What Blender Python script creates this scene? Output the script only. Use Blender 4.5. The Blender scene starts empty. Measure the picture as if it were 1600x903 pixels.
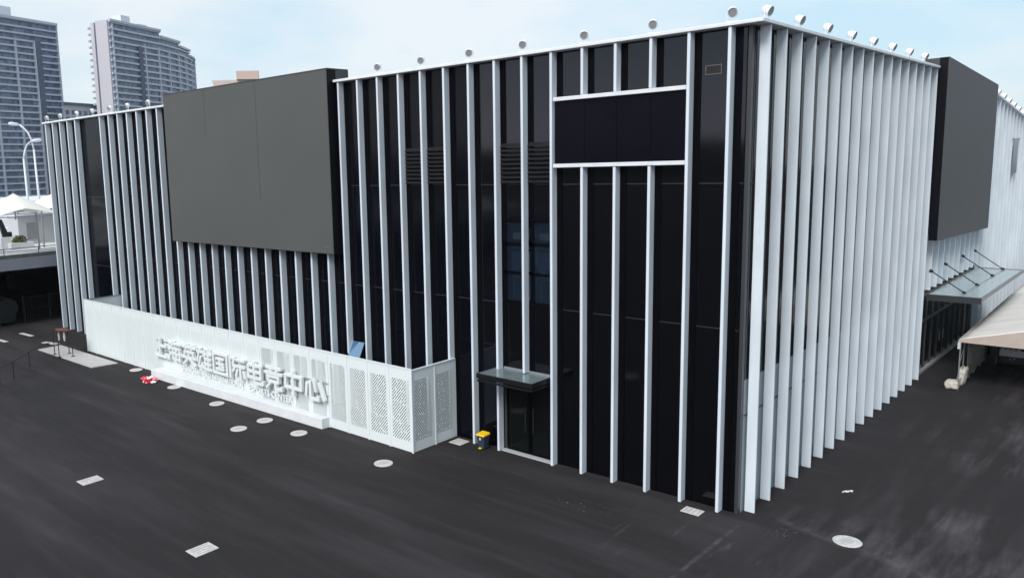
import bpy, bmesh, math, random
from mathutils import Vector, Matrix, noise
random.seed(7)
SC = bpy.context.scene
COL = SC.collection
R = math.radians

# ------------------------------------------------------------------ camera
q_loc = (9.21965, -23.92045, 11.07423); yaw, pitch, roll = -0.785444, -0.145141, -0.030475
fw = Vector((math.sin(yaw)*math.cos(pitch), math.cos(yaw)*math.cos(pitch), math.sin(pitch)))
rt = Vector((math.cos(yaw), -math.sin(yaw), 0)); up = rt.cross(fw)
r2 = math.cos(roll)*rt + math.sin(roll)*up; u2 = -math.sin(roll)*rt + math.cos(roll)*up
cd = bpy.data.cameras.new('camera'); cam = bpy.data.objects.new('camera', cd); COL.objects.link(cam)
m = Matrix(((r2.x, u2.x, -fw.x, q_loc[0]), (r2.y, u2.y, -fw.y, q_loc[1]), (r2.z, u2.z, -fw.z, q_loc[2]), (0, 0, 0, 1)))
cam.matrix_world = m
cd.sensor_width = 36; cd.lens = 36*1263.894/1600
cd.shift_x = 176.892/1600; cd.shift_y = -7.956/1600
cd.clip_start = .1; cd.clip_end = 5000
SC.camera = cam

# ------------------------------------------------------------------ world, sun, exposure
SUN_EL, SUN_AZ = R(42), R(169)       # azimuth clockwise from +Y: hazy sun straight before the front facade
W = bpy.data.worlds.new('World'); SC.world = W; W.use_nodes = True
nt = W.node_tree; nt.nodes.clear()
N = nt.nodes.new; L = nt.links.new
out = N('ShaderNodeOutputWorld'); bg = N('ShaderNodeBackground'); bg.inputs['Strength'].default_value = 0.13
sky = N('ShaderNodeTexSky'); sky.sky_type = 'NISHITA'; sky.sun_disc = False
sky.sun_elevation = SUN_EL; sky.sun_rotation = SUN_AZ; sky.air_density = 1.0; sky.dust_density = 2.0; sky.ozone_density = 1.2
tc = N('ShaderNodeTexCoord'); mp = N('ShaderNodeMapping'); mp.inputs['Scale'].default_value = (1, 1, 2.6)
mp.inputs['Location'].default_value = (.35, .2, 0)
nz = N('ShaderNodeTexNoise'); nz.inputs['Scale'].default_value = 2.1; nz.inputs['Detail'].default_value = 7; nz.inputs['Roughness'].default_value = .55
cr = N('ShaderNodeValToRGB'); cr.color_ramp.elements[0].position = .40; cr.color_ramp.elements[1].position = .60
cr.color_ramp.elements[0].color = (3.75, 5.15, 5.95, 1); cr.color_ramp.elements[1].color = (5.75, 5.95, 6.1, 1)
mx = N('ShaderNodeMix'); mx.data_type = 'RGBA'; mx.inputs['Factor'].default_value = .82
L(tc.outputs['Generated'], mp.inputs['Vector']); L(mp.outputs[0], nz.inputs['Vector']); L(nz.outputs['Fac'], cr.inputs['Fac'])
L(cr.outputs['Color'], mx.inputs['B']); L(sky.outputs[0], mx.inputs['A']); sx_ = N('ShaderNodeSeparateXYZ'); L(tc.outputs['Generated'], sx_.inputs[0])
m1 = N('ShaderNodeMapRange'); L(sx_.outputs[2], m1.inputs[0])
for i_, v_ in enumerate((.0, .16, 1, 0)): m1.inputs[i_+1].default_value = v_
m2 = N('ShaderNodeMapRange'); L(sx_.outputs[1], m2.inputs[0])
for i_, v_ in enumerate((-.25, -.75, 0, .85)): m2.inputs[i_+1].default_value = v_
mm_ = N('ShaderNodeMath'); mm_.operation = 'MULTIPLY'; L(m1.outputs[0], mm_.inputs[0]); L(m2.outputs[0], mm_.inputs[1])
mh = N('ShaderNodeMix'); mh.data_type = 'RGBA'; mh.inputs['B'].default_value = (11.0, 10.2, 11.0, 1)
L(mm_.outputs[0], mh.inputs['Factor']); L(mx.outputs['Result'], mh.inputs['A']); L(mh.outputs['Result'], bg.inputs['Color']); L(bg.outputs[0], out.inputs[0])
sd = bpy.data.lights.new('sun', 'SUN'); sd.energy = 2.3; sd.angle = R(24); sd.color = (1, .965, .92)
so = bpy.data.objects.new('sun', sd); COL.objects.link(so)
dirv = Vector((math.sin(SUN_AZ)*math.cos(SUN_EL), math.cos(SUN_AZ)*math.cos(SUN_EL), math.sin(SUN_EL)))
so.rotation_euler = dirv.to_track_quat('Z', 'Y').to_euler()
SC.view_settings.view_transform = 'Standard'; SC.view_settings.look = 'None'
SC.view_settings.exposure = 0.35; SC.view_settings.gamma = 1; SC.view_settings.use_curve_mapping = False

# ------------------------------------------------------------------ materials
def mat(name, col, rough=.6, metal=0, var=.0, vscale=3, bump=0, bscale=40, spec=None, stretch=None, detail=5):
    M = bpy.data.materials.new(name); M.use_nodes = True
    t = M.node_tree; b = t.nodes['Principled BSDF']
    b.inputs['Roughness'].default_value = rough; b.inputs['Metallic'].default_value = metal
    if spec is not None: b.inputs['Specular IOR Level'].default_value = spec
    c = (*col, 1)
    if var or bump:
        co = t.nodes.new('ShaderNodeTexCoord'); mpp = t.nodes.new('ShaderNodeMapping')
        t.links.new(co.outputs['Object'], mpp.inputs[0])
        if stretch: mpp.inputs['Scale'].default_value = stretch
    if var:
        n = t.nodes.new('ShaderNodeTexNoise'); n.inputs['Scale'].default_value = vscale; n.inputs['Detail'].default_value = detail
        t.links.new(mpp.outputs[0], n.inputs['Vector'])
        r = t.nodes.new('ShaderNodeValToRGB'); r.color_ramp.elements[0].position = .3; r.color_ramp.elements[1].position = .7
        r.color_ramp.elements[0].color = (*[x*(1-var) for x in col], 1); r.color_ramp.elements[1].color = (*[min(1, x*(1+var)) for x in col], 1)
        t.links.new(n.outputs['Fac'], r.inputs[0]); t.links.new(r.outputs[0], b.inputs['Base Color'])
    else: b.inputs['Base Color'].default_value = c
    if bump:
        n2 = t.nodes.new('ShaderNodeTexNoise'); n2.inputs['Scale'].default_value = bscale; n2.inputs['Detail'].default_value = 4
        t.links.new(mpp.outputs[0], n2.inputs['Vector'])
        bp = t.nodes.new('ShaderNodeBump'); bp.inputs['Strength'].default_value = bump; bp.inputs['Distance'].default_value = .02
        t.links.new(n2.outputs['Fac'], bp.inputs['Height']); t.links.new(bp.outputs[0], b.inputs['Normal'])
    return M

FIN = mat('fin_white', (.655, .72, .785), .45, var=.08, vscale=1.6, stretch=(1, 1, .3))
CAP = mat('cap_white', (.74, .76, .78), .45, var=.05, vscale=2)
BEAM = mat('beam_white', (.70, .72, .75), .4, var=.05, vscale=2)
BODY = mat('wall_black', (.006, .006, .008), .6)
GLASS = mat('black_glass', (.0018, .0018, .003), .07, spec=.48, bump=.012, bscale=.5)
GLASSD = mat('black_spandrel', (.0022, .003, .0055), .12, spec=.12)
for _m in (GLASS,): _m.node_tree.nodes['Principled BSDF'].inputs['Specular Tint'].default_value = (.84, .89, 1, 1)
GLASSR = mat('side_black_glass', (.004, .007, .011), .10, spec=.14)
GLASSB = mat('pale_reflection_glass', (.20, .24, .27), .25, var=.08, vscale=.6)  # pale blue-grey of the lower side panes paints in the white tent's reflection
FRAME = mat('black_frame', (.0022, .0022, .0035), .4, spec=.07)
MULL = mat('mullion_joint', (.022, .021, .024), .5, spec=.3)
PANEL = mat('black_cladding', (.004, .004, .008), .2, var=.15, vscale=.7, spec=.06)
LOUV = mat('black_louver', (.012, .012, .015), .38, spec=.35)
CORNER = mat('corner_grey_metal', (.035, .039, .045), .4)
SCREEN = mat('screen_grey', (.076, .0785, .077), .62, var=.05, vscale=.35, bump=.15, bscale=90)
SCREENR = mat('screen_side_grey', (.066, .066, .072), .62, var=.05, vscale=.35)
CASE = mat('screen_casing_black', (.004, .004, .007), .45, spec=.15)
TRIM = mat('screen_casing_top', (.045, .047, .050), .6)
WHITE = mat('sign_white', (.74, .77, .78), .4)
FENCEF = mat('fence_frame_white', (.73, .78, .79), .45, var=.03, vscale=1.5)
PLINTH = mat('plinth_white', (.70, .72, .74), .5, var=.05, vscale=2.5)
STEEL = mat('lamp_white', (.78, .79, .80), .35)
LENS = mat('lamp_lens', (.30, .31, .32), .3)
LENSD = mat('lamp_rim', (.08, .08, .085), .4)
CONC = mat('cover_concrete', (.52, .50, .49), .85, var=.18, vscale=9, bump=.3, bscale=60)
CONCD = mat('cover_joint', (.34, .33, .32), .9)
BLK = mat('rail_black', (.015, .015, .017), .45)
GREYM = mat('grey_metal', (.28, .29, .31), .4, metal=.3)
DOORG = None

def asphalt():
    M = bpy.data.materials.new('asphalt'); M.use_nodes = True; t = M.node_tree; b = t.nodes['Principled BSDF']
    n = t.nodes.new; l = t.links.new
    co = n('ShaderNodeTexCoord')
    def nz_(scale, det, sc=(1, 1, 1), rot=0, rough=.55):
        mm = n('ShaderNodeMapping'); mm.inputs['Scale'].default_value = sc; mm.inputs['Rotation'].default_value = (0, 0, rot)
        l(co.outputs['Object'], mm.inputs[0]); x = n('ShaderNodeTexNoise'); x.inputs['Scale'].default_value = scale; x.inputs['Detail'].default_value = det
        x.inputs['Roughness'].default_value = rough
        l(mm.outputs[0], x.inputs['Vector']); return x.outputs['Fac']
    def mr(v, a, b_, c, d):
        x = n('ShaderNodeMapRange'); l(v, x.inputs[0])
        for i, k in enumerate((a, b_, c, d)): x.inputs[i+1].default_value = k
        return x.outputs[0]
    def ma(op, a, b_):
        x = n('ShaderNodeMath'); x.operation = op
        for i, v in enumerate((a, b_)):
            if isinstance(v, (int, float)): x.inputs[i].default_value = v
            else: l(v, x.inputs[i])
        return x.outputs[0]
    sp = n('ShaderNodeSeparateXYZ'); l(co.outputs['Object'], sp.inputs[0]); X, Y = sp.outputs[0], sp.outputs[1]
    grain = ma('ADD', mr(nz_(32, 3), .3, .7, -.28, .28), mr(nz_(5, 4), .3, .7, -.07, .07))
    big = mr(nz_(.16, 5), .3, .7, -.12, .12)
    streak = ma('ADD', mr(nz_(.30, 4, (.22, 1.5, 1), R(10), .6), .46, .70, 0, .95), mr(nz_(1.2, 5, (.16, 1.8, 1), R(6), .6), .50, .72, 0, .5))      # dusty sweeping marks along the front
    streak = ma('MULTIPLY', streak, mr(X, 1.2, -.6, .12, 1))
    # traffic dust on the right-hand side, running along the side street
    dust = ma('MULTIPLY', mr(nz_(.55, 6, (2.4, .28, 1), R(-12), .62), .46, .72, 0, 1), mr(X, .8, 4.5, 0, 1))
    dust = ma('MULTIPLY', dust, mr(nz_(.22, 3), .42, .60, .15, 1))
    # dusty seam
    wob = mr(nz_(1.3, 3), 0, 1, -.12, .12)
    dl = ma('ABSOLUTE', ma('ADD', ma('SUBTRACT', ma('ADD', Y, ma('MULTIPLY', X, .25)), .88), wob), 0)
    seam = ma('MULTIPLY', mr(dl, .02, .30, 1, 0), mr(X, .2, 1.2, 0, 1)); seam = ma('MULTIPLY', seam, mr(nz_(2.2, 5), .38, .68, 0, 1))
    # scratchy pale scuffs near the corner
    d2 = ma('ABSOLUTE', ma('ADD', ma('SUBTRACT', X, ma('MULTIPLY', Y, .0)), ma('ADD', ma('MULTIPLY', wob, .4), .05)), 0)
    seam2 = ma('MULTIPLY', mr(d2, .01, .10, 1, 0), ma('MULTIPLY', mr(Y, -.3, -.8, 0, 1), mr(nz_(1.7, 5), .40, .6, 0, 1)))
    sc_ = ma('MULTIPLY', mr(nz_(1.1, 7, (3.0, .5, 1), R(38), .7), .56, .72, 0, 1), mr(ma('ABSOLUTE', ma('ADD', Y, 2.4), 0), .5, 2.6, 1, 0))
    sc_ = ma('MULTIPLY', sc_, mr(ma('ABSOLUTE', ma('ADD', X, .5), 0), 1.5, 5, 1, 0))
    spots = ma('MULTIPLY', mr(nz_(7, 3), .66, .74, 0, 1), mr(nz_(.5, 2), .5, .66, 0, 1))
    def near(px_, py_, r_):
        dx_ = ma('SUBTRACT', X, px_); dy_ = ma('SUBTRACT', Y, py_)
        return mr(ma('SQRT', ma('ADD', ma('MULTIPLY', dx_, dx_), ma('MULTIPLY', ma('MULTIPLY', dy_, dy_), 4)), 0), r_*.3, r_, 1, 0)
    crumbs = ma('MULTIPLY', mr(nz_(9, 4), .62, .68, 0, 1), ma('MAXIMUM', ma('MAXIMUM', near(-4.3, -2.3, 1.3), near(-10.0, -1.6, 1.5)), near(1.2, -.1, 1.0)))
    dust2 = ma('MULTIPLY', mr(nz_(.9, 7, (1.9, .35, 1), R(-30), .66), .44, .68, 0, 1), near(4.6, .9, 5.0))
    dust2 = ma('MULTIPLY', dust2, mr(ma('ADD', Y, ma('MULTIPLY', X, .25)), .8, 1.1, .12, 1))
    dust = ma('ADD', dust, ma('MULTIPLY', dust2, .55))
    s = ma('ADD', ma('ADD', grain, big), ma('ADD', streak, ma('MULTIPLY', crumbs, 7)))
    s = ma('ADD', s, ma('MULTIPLY', dust, 4.2)); s = ma('ADD', s, ma('ADD', ma('MULTIPLY', seam, 2.2), ma('MULTIPLY', seam2, 2.2))); s = ma('ADD', s, ma('MULTIPLY', sc_, 2.0)); s = ma('ADD', s, ma('MULTIPLY', spots, 1.2))
    s = ma('ADD', s, 1.0)
    vm = n('ShaderNodeVectorMath'); vm.operation = 'SCALE'; vm.inputs[0].default_value = (.0200, .0176, .0194); l(s, vm.inputs['Scale'])
    l(vm.outputs[0], b.inputs['Base Color']); b.inputs['Roughness'].default_value = .85; b.inputs['Specular IOR Level'].default_value = .25
    bp = n('ShaderNodeBump'); bp.inputs['Strength'].default_value = .35; bp.inputs['Distance'].default_value = .01
    l(nz_(90, 3), bp.inputs['Height']); l(bp.outputs[0], b.inputs['Normal'])
    return M
ASPH = asphalt()

def perf(name, fine):
    """white powder-coated sheet with cut slots (real see-through holes)"""
    M = bpy.data.materials.new(name); M.use_nodes = True; t = M.node_tree; b = t.nodes['Principled BSDF']; n = t.nodes.new; l = t.links.new
    b.inputs['Base Color'].default_value = (.72, .77, .78, 1); b.inputs['Roughness'].default_value = .45
    co = n('ShaderNodeTexCoord'); sp = n('ShaderNodeSeparateXYZ'); l(co.outputs['Object'], sp.inputs[0])
    def ma(op, a, b_=0, c=None):
        x = n('ShaderNodeMath'); x.operation = op
        for i, v in enumerate((a, b_, c)):
            if v is None: continue
            if isinstance(v, (int, float)): x.inputs[i].default_value = v
            else: l(v, x.inputs[i])
        return x.outputs[0]
    u = ma('ADD', sp.outputs[0], sp.outputs[1]); z = sp.outputs[2]
    pf = ma('FRACT', ma('DIVIDE', u, 1.2457))
    m1 = ma('MULTIPLY', ma('GREATER_THAN', pf, .12), ma('LESS_THAN', pf, .88))
    m2 = ma('MULTIPLY', ma('GREATER_THAN', z, .42), ma('LESS_THAN', z, 2.86))
    mask = ma('MULTIPLY', m1, m2)
    if fine:
        a = ma('ABSOLUTE', ma('SUBTRACT', ma('FRACT', ma('DIVIDE', u, .07)), .5)); c = ma('ABSOLUTE', ma('SUBTRACT', ma('FRACT', ma('DIVIDE', z, .07)), .5))
        hole = ma('LESS_THAN', ma('ADD', ma('MULTIPLY', a, a), ma('MULTIPLY', c, c)),   .022)
    else:
        ca, sa = math.cos(R(48)), math.sin(R(48))
        v = ma('SUBTRACT', ma('MULTIPLY', z, ca), ma('MULTIPLY', u, sa)); w = ma('ADD', ma('MULTIPLY', z, sa), ma('MULTIPLY', u, ca))
        vv = ma('DIVIDE', v, .09); row = ma('FLOOR', vv)
        a = ma('ABSOLUTE', ma('SUBTRACT', ma('FRACT', vv), .5))
        wn = n('ShaderNodeTexWhiteNoise'); wn.noise_dimensions = '1D'; l(row, wn.inputs['W'])
        per = ma('ADD', ma('MULTIPLY', wn.outputs['Value'], .7), .30)
        ww = ma('ABSOLUTE', ma('SUBTRACT', ma('FRACT', ma('ADD', ma('DIVIDE', w, per), ma('MULTIPLY', wn.outputs['Value'], 7))), .5))
        hole = ma('MULTIPLY', ma('LESS_THAN', a, .18), ma('LESS_THAN', ww, .46))
    hole = ma('MULTIPLY', hole, mask)
    tr = n('ShaderNodeBsdfTransparent'); ms = n('ShaderNodeMixShader'); l(hole, ms.inputs[0]); l(b.outputs[0], ms.inputs[1]); l(tr.outputs[0], ms.inputs[2])
    l(ms.outputs[0], t.nodes['Material Output'].inputs[0])
    return M
PERF = perf('slotted_sheet', False); PERFF = perf('fine_perforated_sheet', True)

def clear_glass(name, col, fac):
    M = bpy.data.materials.new(name); M.use_nodes = True; t = M.node_tree; b = t.nodes['Principled BSDF']
    b.inputs['Base Color'].default_value = (*col, 1); b.inputs['Roughness'].default_value = .06
    tr = t.nodes.new('ShaderNodeBsdfTransparent'); tr.inputs[0].default_value = (.55, .62, .62, 1)
    ms = t.nodes.new('ShaderNodeMixShader'); ms.inputs[0].default_value = fac
    t.links.new(b.outputs[0], ms.inputs[1]); t.links.new(tr.outputs[0], ms.inputs[2]); t.links.new(ms.outputs[0], t.nodes['Material Output'].inputs[0])
    return M
DOORG = clear_glass('door_glass', (.01, .012, .012), .6)
CANG = clear_glass('canopy_glass', (.42, .50, .52), .12)
WING = clear_glass('office_window_glass', (.016, .026, .05), .6)

# ------------------------------------------------------------------ mesh helpers
class MB:
    def __init__(s): s.v = []; s.f = []; s.m = []
    def box(s, x0, x1, y0, y1, z0, z1, mi=0):
        s.hexa([(x0,y0,z0),(x1,y0,z0),(x1,y1,z0),(x0,y1,z0),(x0,y0,z1),(x1,y0,z1),(x1,y1,z1),(x0,y1,z1)], mi); return s
    def hexa(s, p, mi=0):
        a = len(s.v); s.v += [tuple(x) for x in p]
        for f in ((3,2,1,0),(4,5,6,7),(0,1,5,4),(1,2,6,5),(2,3,7,6),(3,0,4,7)): s.f.append([a+i for i in f]); s.m.append(mi)
        return s
    def bar(s, p, q, w, h=None, mi=0, upv=(0,0,1)):
        h = h or w; p = Vector(p); q = Vector(q); d = (q-p).normalized(); u = Vector(upv)
        if abs(d.dot(u)) > .98: u = Vector((1,0,0))
        sx = d.cross(u).normalized(); sy = sx.cross(d).normalized()
        c = []
        for e in (p, q):
            for (a, b) in ((-1,-1),(1,-1),(1,1),(-1,1)): c.append(e + sx*a*w/2 + sy*b*h/2)
        return s.hexa(c, mi)
    def tube(s, pts, r, n=10, mi=0, caps=True, r1=None):
        pts = [Vector(p) for p in pts]; a0 = len(s.v); k = len(pts)
        for i, p in enumerate(pts):
            d = (pts[min(i+1, k-1)]-pts[max(i-1, 0)]).normalized()
            u = Vector((0,0,1)) if abs(d.z) < .95 else Vector((1,0,0))
            sx = d.cross(u).normalized(); sy = sx.cross(d).normalized()
            rr = r if r1 is None else r+(r1-r)*i/max(1, k-1)
            if isinstance(r, (list, tuple)): rr = r[i]
            for j in range(n):
                t = 2*math.pi*j/n; s.v.append(tuple(p+sx*math.cos(t)*rr+sy*math.sin(t)*rr))
        for i in range(k-1):
            for j in range(n):
                s.f.append([a0+i*n+j, a0+i*n+(j+1)%n, a0+(i+1)*n+(j+1)%n, a0+(i+1)*n+j]); s.m.append(mi)
        if caps:
            s.f.append([a0+j for j in range(n)][::-1]); s.m.append(mi); s.f.append([a0+(k-1)*n+j for j in range(n)]); s.m.append(mi)
        return s
    def prism(s, poly, z0, z1, mi=0):
        n = len(poly); a = len(s.v)
        s.v += [(x, y, z0) for x, y in poly]+[(x, y, z1) for x, y in poly]
        s.f.append([a+i for i in range(n)][::-1]); s.m.append(mi); s.f.append([a+n+i for i in range(n)]); s.m.append(mi)
        for i in range(n): s.f.append([a+i, a+(i+1)%n, a+n+(i+1)%n, a+n+i]); s.m.append(mi)
        return s
    def build(s, name, mats, parent=None, bevel=0, smooth=False):
        me = bpy.data.meshes.new(name); off = wloc(parent)
        me.from_pydata([(x-off.x, y-off.y, z-off.z) for x, y, z in s.v], [], s.f)
        if not isinstance(mats, (list, tuple)): mats = [mats]
        for m_ in mats: me.materials.append(m_)
        me.polygons.foreach_set('material_index', s.m)
        bm = bmesh.new(); bm.from_mesh(me); bmesh.ops.recalc_face_normals(bm, faces=bm.faces); bm.to_mesh(me); bm.free()
        if smooth:
            for p in me.polygons: p.use_smooth = True
        me.update()
        o = bpy.data.objects.new(name, me); COL.objects.link(o)
        if parent: o.parent = parent
        if bevel:
            b = o.modifiers.new('bevel', 'BEVEL'); b.width = bevel; b.segments = 1; b.limit_method = 'ANGLE'
        return o
def wloc(o):
    v = Vector((0,0,0))
    while o: v += o.location; o = o.parent
    return v
def tag(o, label, cat, group=None, kind=None):
    if label: o['label'] = label
    if cat: o['category'] = cat
    if group: o['group'] = group
    if kind: o['kind'] = kind
    return o
def thing(name, loc, label, cat, group=None):
    o = bpy.data.objects.new(name, None); COL.objects.link(o); o.location = loc; o.empty_display_size = .3
    return tag(o, label, cat, group)
def struct(o): o['kind'] = 'structure'; return o
def copy_tree(o, parent=None):
    kids = [c for c in o.children]; c = o.copy(); COL.objects.link(c); c.parent = parent
    for ch in kids: copy_tree(ch, c)
    return c

# ------------------------------------------------------------------ ground
struct(MB().hexa([(-700,-500,-1),(500,-500,-1),(500,700,-1),(-700,700,-1),(-700,-500,0),(500,-500,0),(500,700,0),(-700,700,0)]).build('ground', ASPH))

# added unseen ridge standing in for a building skyline, darkens reflections in the glass
hm = MB(); n_h = 60
for i in range(n_h):
    xa = -900+i*28; xb = xa+28
    ha = 19+9*noise.noise(Vector((i*.35, 1, 0)))+3*noise.noise(Vector((i*1.3, 4, 0))); hb = 19+9*noise.noise(Vector(((i+1)*.35, 1, 0)))+3*noise.noise(Vector(((i+1)*1.3, 4, 0)))
    hm.hexa([(xa,-490,-1),(xb,-490,-1),(xb,-380,-1),(xa,-380,-1),(xa,-450,ha),(xb,-450,hb),(xb,-410,hb),(xa,-410,ha)])
struct(hm.build('skyline_stand_in', mat('skyline_dark', (.035, .045, .035), .9, var=.4, vscale=.05)))

# ------------------------------------------------------------------ main building
S, S0 = 1.22944, .95528
T, T0 = 1.25680, .73318
YG = .35       # plane of the front glass; side glass at x = -YG
FT = 14.75     # top of the fins
bld = thing('exhibition_building', (0, 0, 0), 'large black glass building with white vertical fins on both street sides', 'building')

def r2top(y): return FT if y <= 29.4 else FT-(y-29.4)*.1035
YE = 56
body = MB()
body.hexa([(-49.75,.40,0),(-.40,.40,0),(-.40,29.4,0),(-49.75,29.4,0),(-49.75,.40,FT-.02),(-.40,.40,FT-.02),(-.40,29.4,FT-.02),(-49.75,29.4,FT-.02)])
body.hexa([(-49.75,29.402,0),(-.40,29.402,0),(-.40,YE,0),(-49.75,YE,0),(-49.75,29.402,FT-.02),(-.40,29.402,FT-.02),(-.40,YE,r2top(YE)-.02),(-49.75,YE,r2top(YE)-.02)])
# recess for the office windows and lobby is closed off inside; front wall pieces are the glass bays
body = MB()
DX0, DX1 = -9.55, -7.10     # bays 8-7 and 7-6: door below, windows above
def bodybox(x0, x1, y0, z0, z1): body.box(x0, x1, y0, 2.9, z0, z1)
bodybox(-49.75, DX0, .40, 0, FT-.02); bodybox(DX1, -.40, .40, 0, FT-.02)
bodybox(DX0, DX1, .40, 3.02, 5.85); bodybox(DX0, DX1, .40, 8.98, FT-.02)
body.box(-49.75, -.40, 2.9, 29.4, 0, FT-.02)
body.hexa([(-49.75,29.4,0),(-.40,29.4,0),(-.40,YE,0),(-49.75,YE,0),(-49.75,29.4,FT-.02),(-.40,29.4,FT-.02),(-.40,YE,r2top(YE)-.02),(-49.75,YE,r2top(YE)-.02)])
body.build('wall', BODY, bld)

# fins, front
SX0, SX1 = -32.45, -18.38   # big screen
def fin_front(x, z0, z1, extra=None):
    m_ = MB().box(x, x+.15, 0, YG-.035, z0, z1)
    return m_
fronts = []
for i in range(1, 16):
    x = -(S0+S*(i-1))
    if i in (3, 4, 5):
        f = MB().box(x, x+.10, 0, .31, 0, 10.82).box(x, x+.10, 0, .31, 13.22, FT)
    elif i == 7:
        f = MB().box(x, x+.10, 0, .31, 3.29, FT)
    else: f = MB().box(x, x+.10, 0, .31, 0, FT)
    fronts.append(x); f.build('white_fin', FIN, bld, bevel=.012)
for k in range(12):
    x = -32.73+k*1.2185; fronts.append(x)
    MB().box(x, x+.12, 0, .345, 0, 7.3).build('white_fin', FIN, bld, bevel=.012)
for k in range(7):
    x = -41.314+k*1.21135; fronts.append(x); MB().box(x, x+.12, 0, .345, 0, FT).build('white_fin', FIN, bld, bevel=.012)
for k in range(5):
    x = -49.838+k*1.21135; fronts.append(x); MB().box(x, x+.12, 0, .345, 0, FT).build('white_fin', FIN, bld, bevel=.012)
fronts.sort()
# front glass bays
def bay_front(x0, x1, zb=0.0, zt=FT-.01, rows=(5.8, 10.25), mat_=None):
    g = MB().box(x0, x1, YG, YG+.055, zb, zt, 0)
    fr = MB()
    g.box(x0+.004, x0+.26, YG-.022, YG-.001, zb, zt, 1)             # black column cover beside each fin
    g.box(x1-.05, x1-.004, YG-.022, YG-.001, zb, zt, 1)
    for z in rows:
        if zb < z < zt: g.box(x0+.27, x1-.055, YG-.010, YG-.001, z-.018, z+.018, 2)
    return g.build('glass_bay', [mat_ or GLASS, FRAME, MULL], bld)
edges = fronts+[-.36]
for a, b in zip(edges[:-1], edges[1:]):
    x0, x1 = a+.05, b+.05
    if b == -.36: x1 = -.47
    if a > -9.7 and a < -7.2:      # windows and door in these two bays
        bay_front(x0, x1, 3.02, 5.85, ()); bay_front(x0, x1, 8.98, FT-.01, (10.25,)); continue
    if x1-x0 > 2: bay_front(x0, x1, rows=(5.0, 9.6), mat_=GLASSD); continue
    bay_front(x0, x1, mat_=GLASS if a > -11.9 else GLASSD)
# office windows of the two open bays
for a in [f for f in fronts if -9.7 < f < -7.2]:
    x0, x1 = a+.15, a+S
    w = MB()
    for z in (5.86, 6.98, 8.06, 8.92): w.box(x0, x1, YG-.03, YG+.03, z-.05 if z > 5.9 else z, z+.05)
    w.box(x0, x0+.17, YG-.03, YG+.03, 5.9, 8.9); w.box(x1-.05, x1, YG-.03, YG+.03, 5.9, 8.9)
    wo = w.build('window', FRAME, bld)
    for z0, z1 in ((5.93, 6.92), (7.04, 8.0), (8.12, 8.86)):
        MB().box(x0+.17, x1-.05, YG+.002, YG+.016, z0, z1).build('pane', WING, wo)
ROOM = mat('room_wall', (.16, .22, .32), .8); ROOML = mat('room_cabinet', (.55, .62, .70), .6); ROOMF = mat('room_floor', (.16, .17, .18), .6)
it = MB()
for a_ in [f for f in fronts if -9.7 < f < -7.2]:
    it.box(a_+.50, a_+.84, .46, .50, 8.22, 8.48, 0).box(a_+.87, a_+1.2, .46, .50, 8.22, 8.48, 0)
    it.box(a_+.33, a_+1.22, .60, .62, 7.02, 7.93, 1).box(a_+.33, a_+1.25, .56, .59, 7.78, 7.86, 3)
    it.box(a_+.55, a_+.95, .50, .53, 5.93, 6.75, 2).box(a_+.30, a_+1.25, .70, .72, 5.93, 6.9, 1)
    it.box(a_+.75, a_+1.1, .46, .52, 7.05, 7.15, 3)
it.build('office_furniture', [mat('paper_white', (.80, .85, .90), .7), mat('blind_blue', (.28, .38, .55), .7), mat('door_green', (.10, .16, .17), .6), mat('shadow_rail', (.02, .025, .03), .6)], bld)
rm = MB().box(DX0, DX1, 2.7, 2.89, 5.9, 8.95, 0)
for x, w_, z, h in ((-9.1, .55, 5.9, .8), (-8.4, .3, 5.9, 1.6), (-7.8, .5, 5.9, .7), (-9.2, .8, 8.2, .35), (-7.9, .7, 8.2, .35), (-8.9, .7, 7.1, .75), (-7.8, .6, 7.15, .5)):
    rm.box(x, x+w_, 1.3, 1.9, z, z+h, 1)
rm.build('office_interior', [ROOM, ROOML], bld)
# louvres
for a in (fronts[-13+0], ) if False else []: pass
def louvre(x0, x1, z0, z1, n):
    g = MB()
    g.box(x0, x1, YG-.05, YG-.03, z0, z0+.04).box(x0, x1, YG-.05, YG-.03, z1-.04, z1)
    for k in range(n):
        z = z0+(k+.5)*(z1-z0)/n; h = (z1-z0)/n
        g.hexa([(x0,YG-.16,z-h*.35),(x1,YG-.16,z-h*.35),(x1,YG-.15,z-h*.35-.0),(x0,YG-.15,z-h*.35),(x0,YG-.16+.0,z-h*.35+.035),(x1,YG-.16,z-h*.35+.035),(x1,YG-.03,z+h*.42),(x0,YG-.03,z+h*.42)])
    g.build('louver_grille', LOUV, bld)
for i in (12, 11, 8, 7):
    x = -(S0+S*(i-1)); louvre(x+.16, x+S-.06, 10.30, 11.75, 9)
# beams and smooth black panels between fins 6 and 2
xa, xb = -(S0+S*5)+.152, -(S0+S*1)-.002
MB().box(xa, xb, -.02, .30, 13.08, 13.21).build('horizontal_beam', BEAM, bld, bevel=.01)
MB().box(xa, xb, -.02, .30, 10.83, 10.96).build('horizontal_beam', BEAM, bld, bevel=.01)
for k in range(4):
    w = (xb-xa)/4; MB().box(xa+k*w+.006, xa+(k+1)*w-.006, .10, .30, 10.965, 13.075).build('cladding_panel', PANEL, bld)
MB().box(xa, xb, .16, .29, 10.97, 13.07).build('panel_backing', GREYM, bld)
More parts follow.
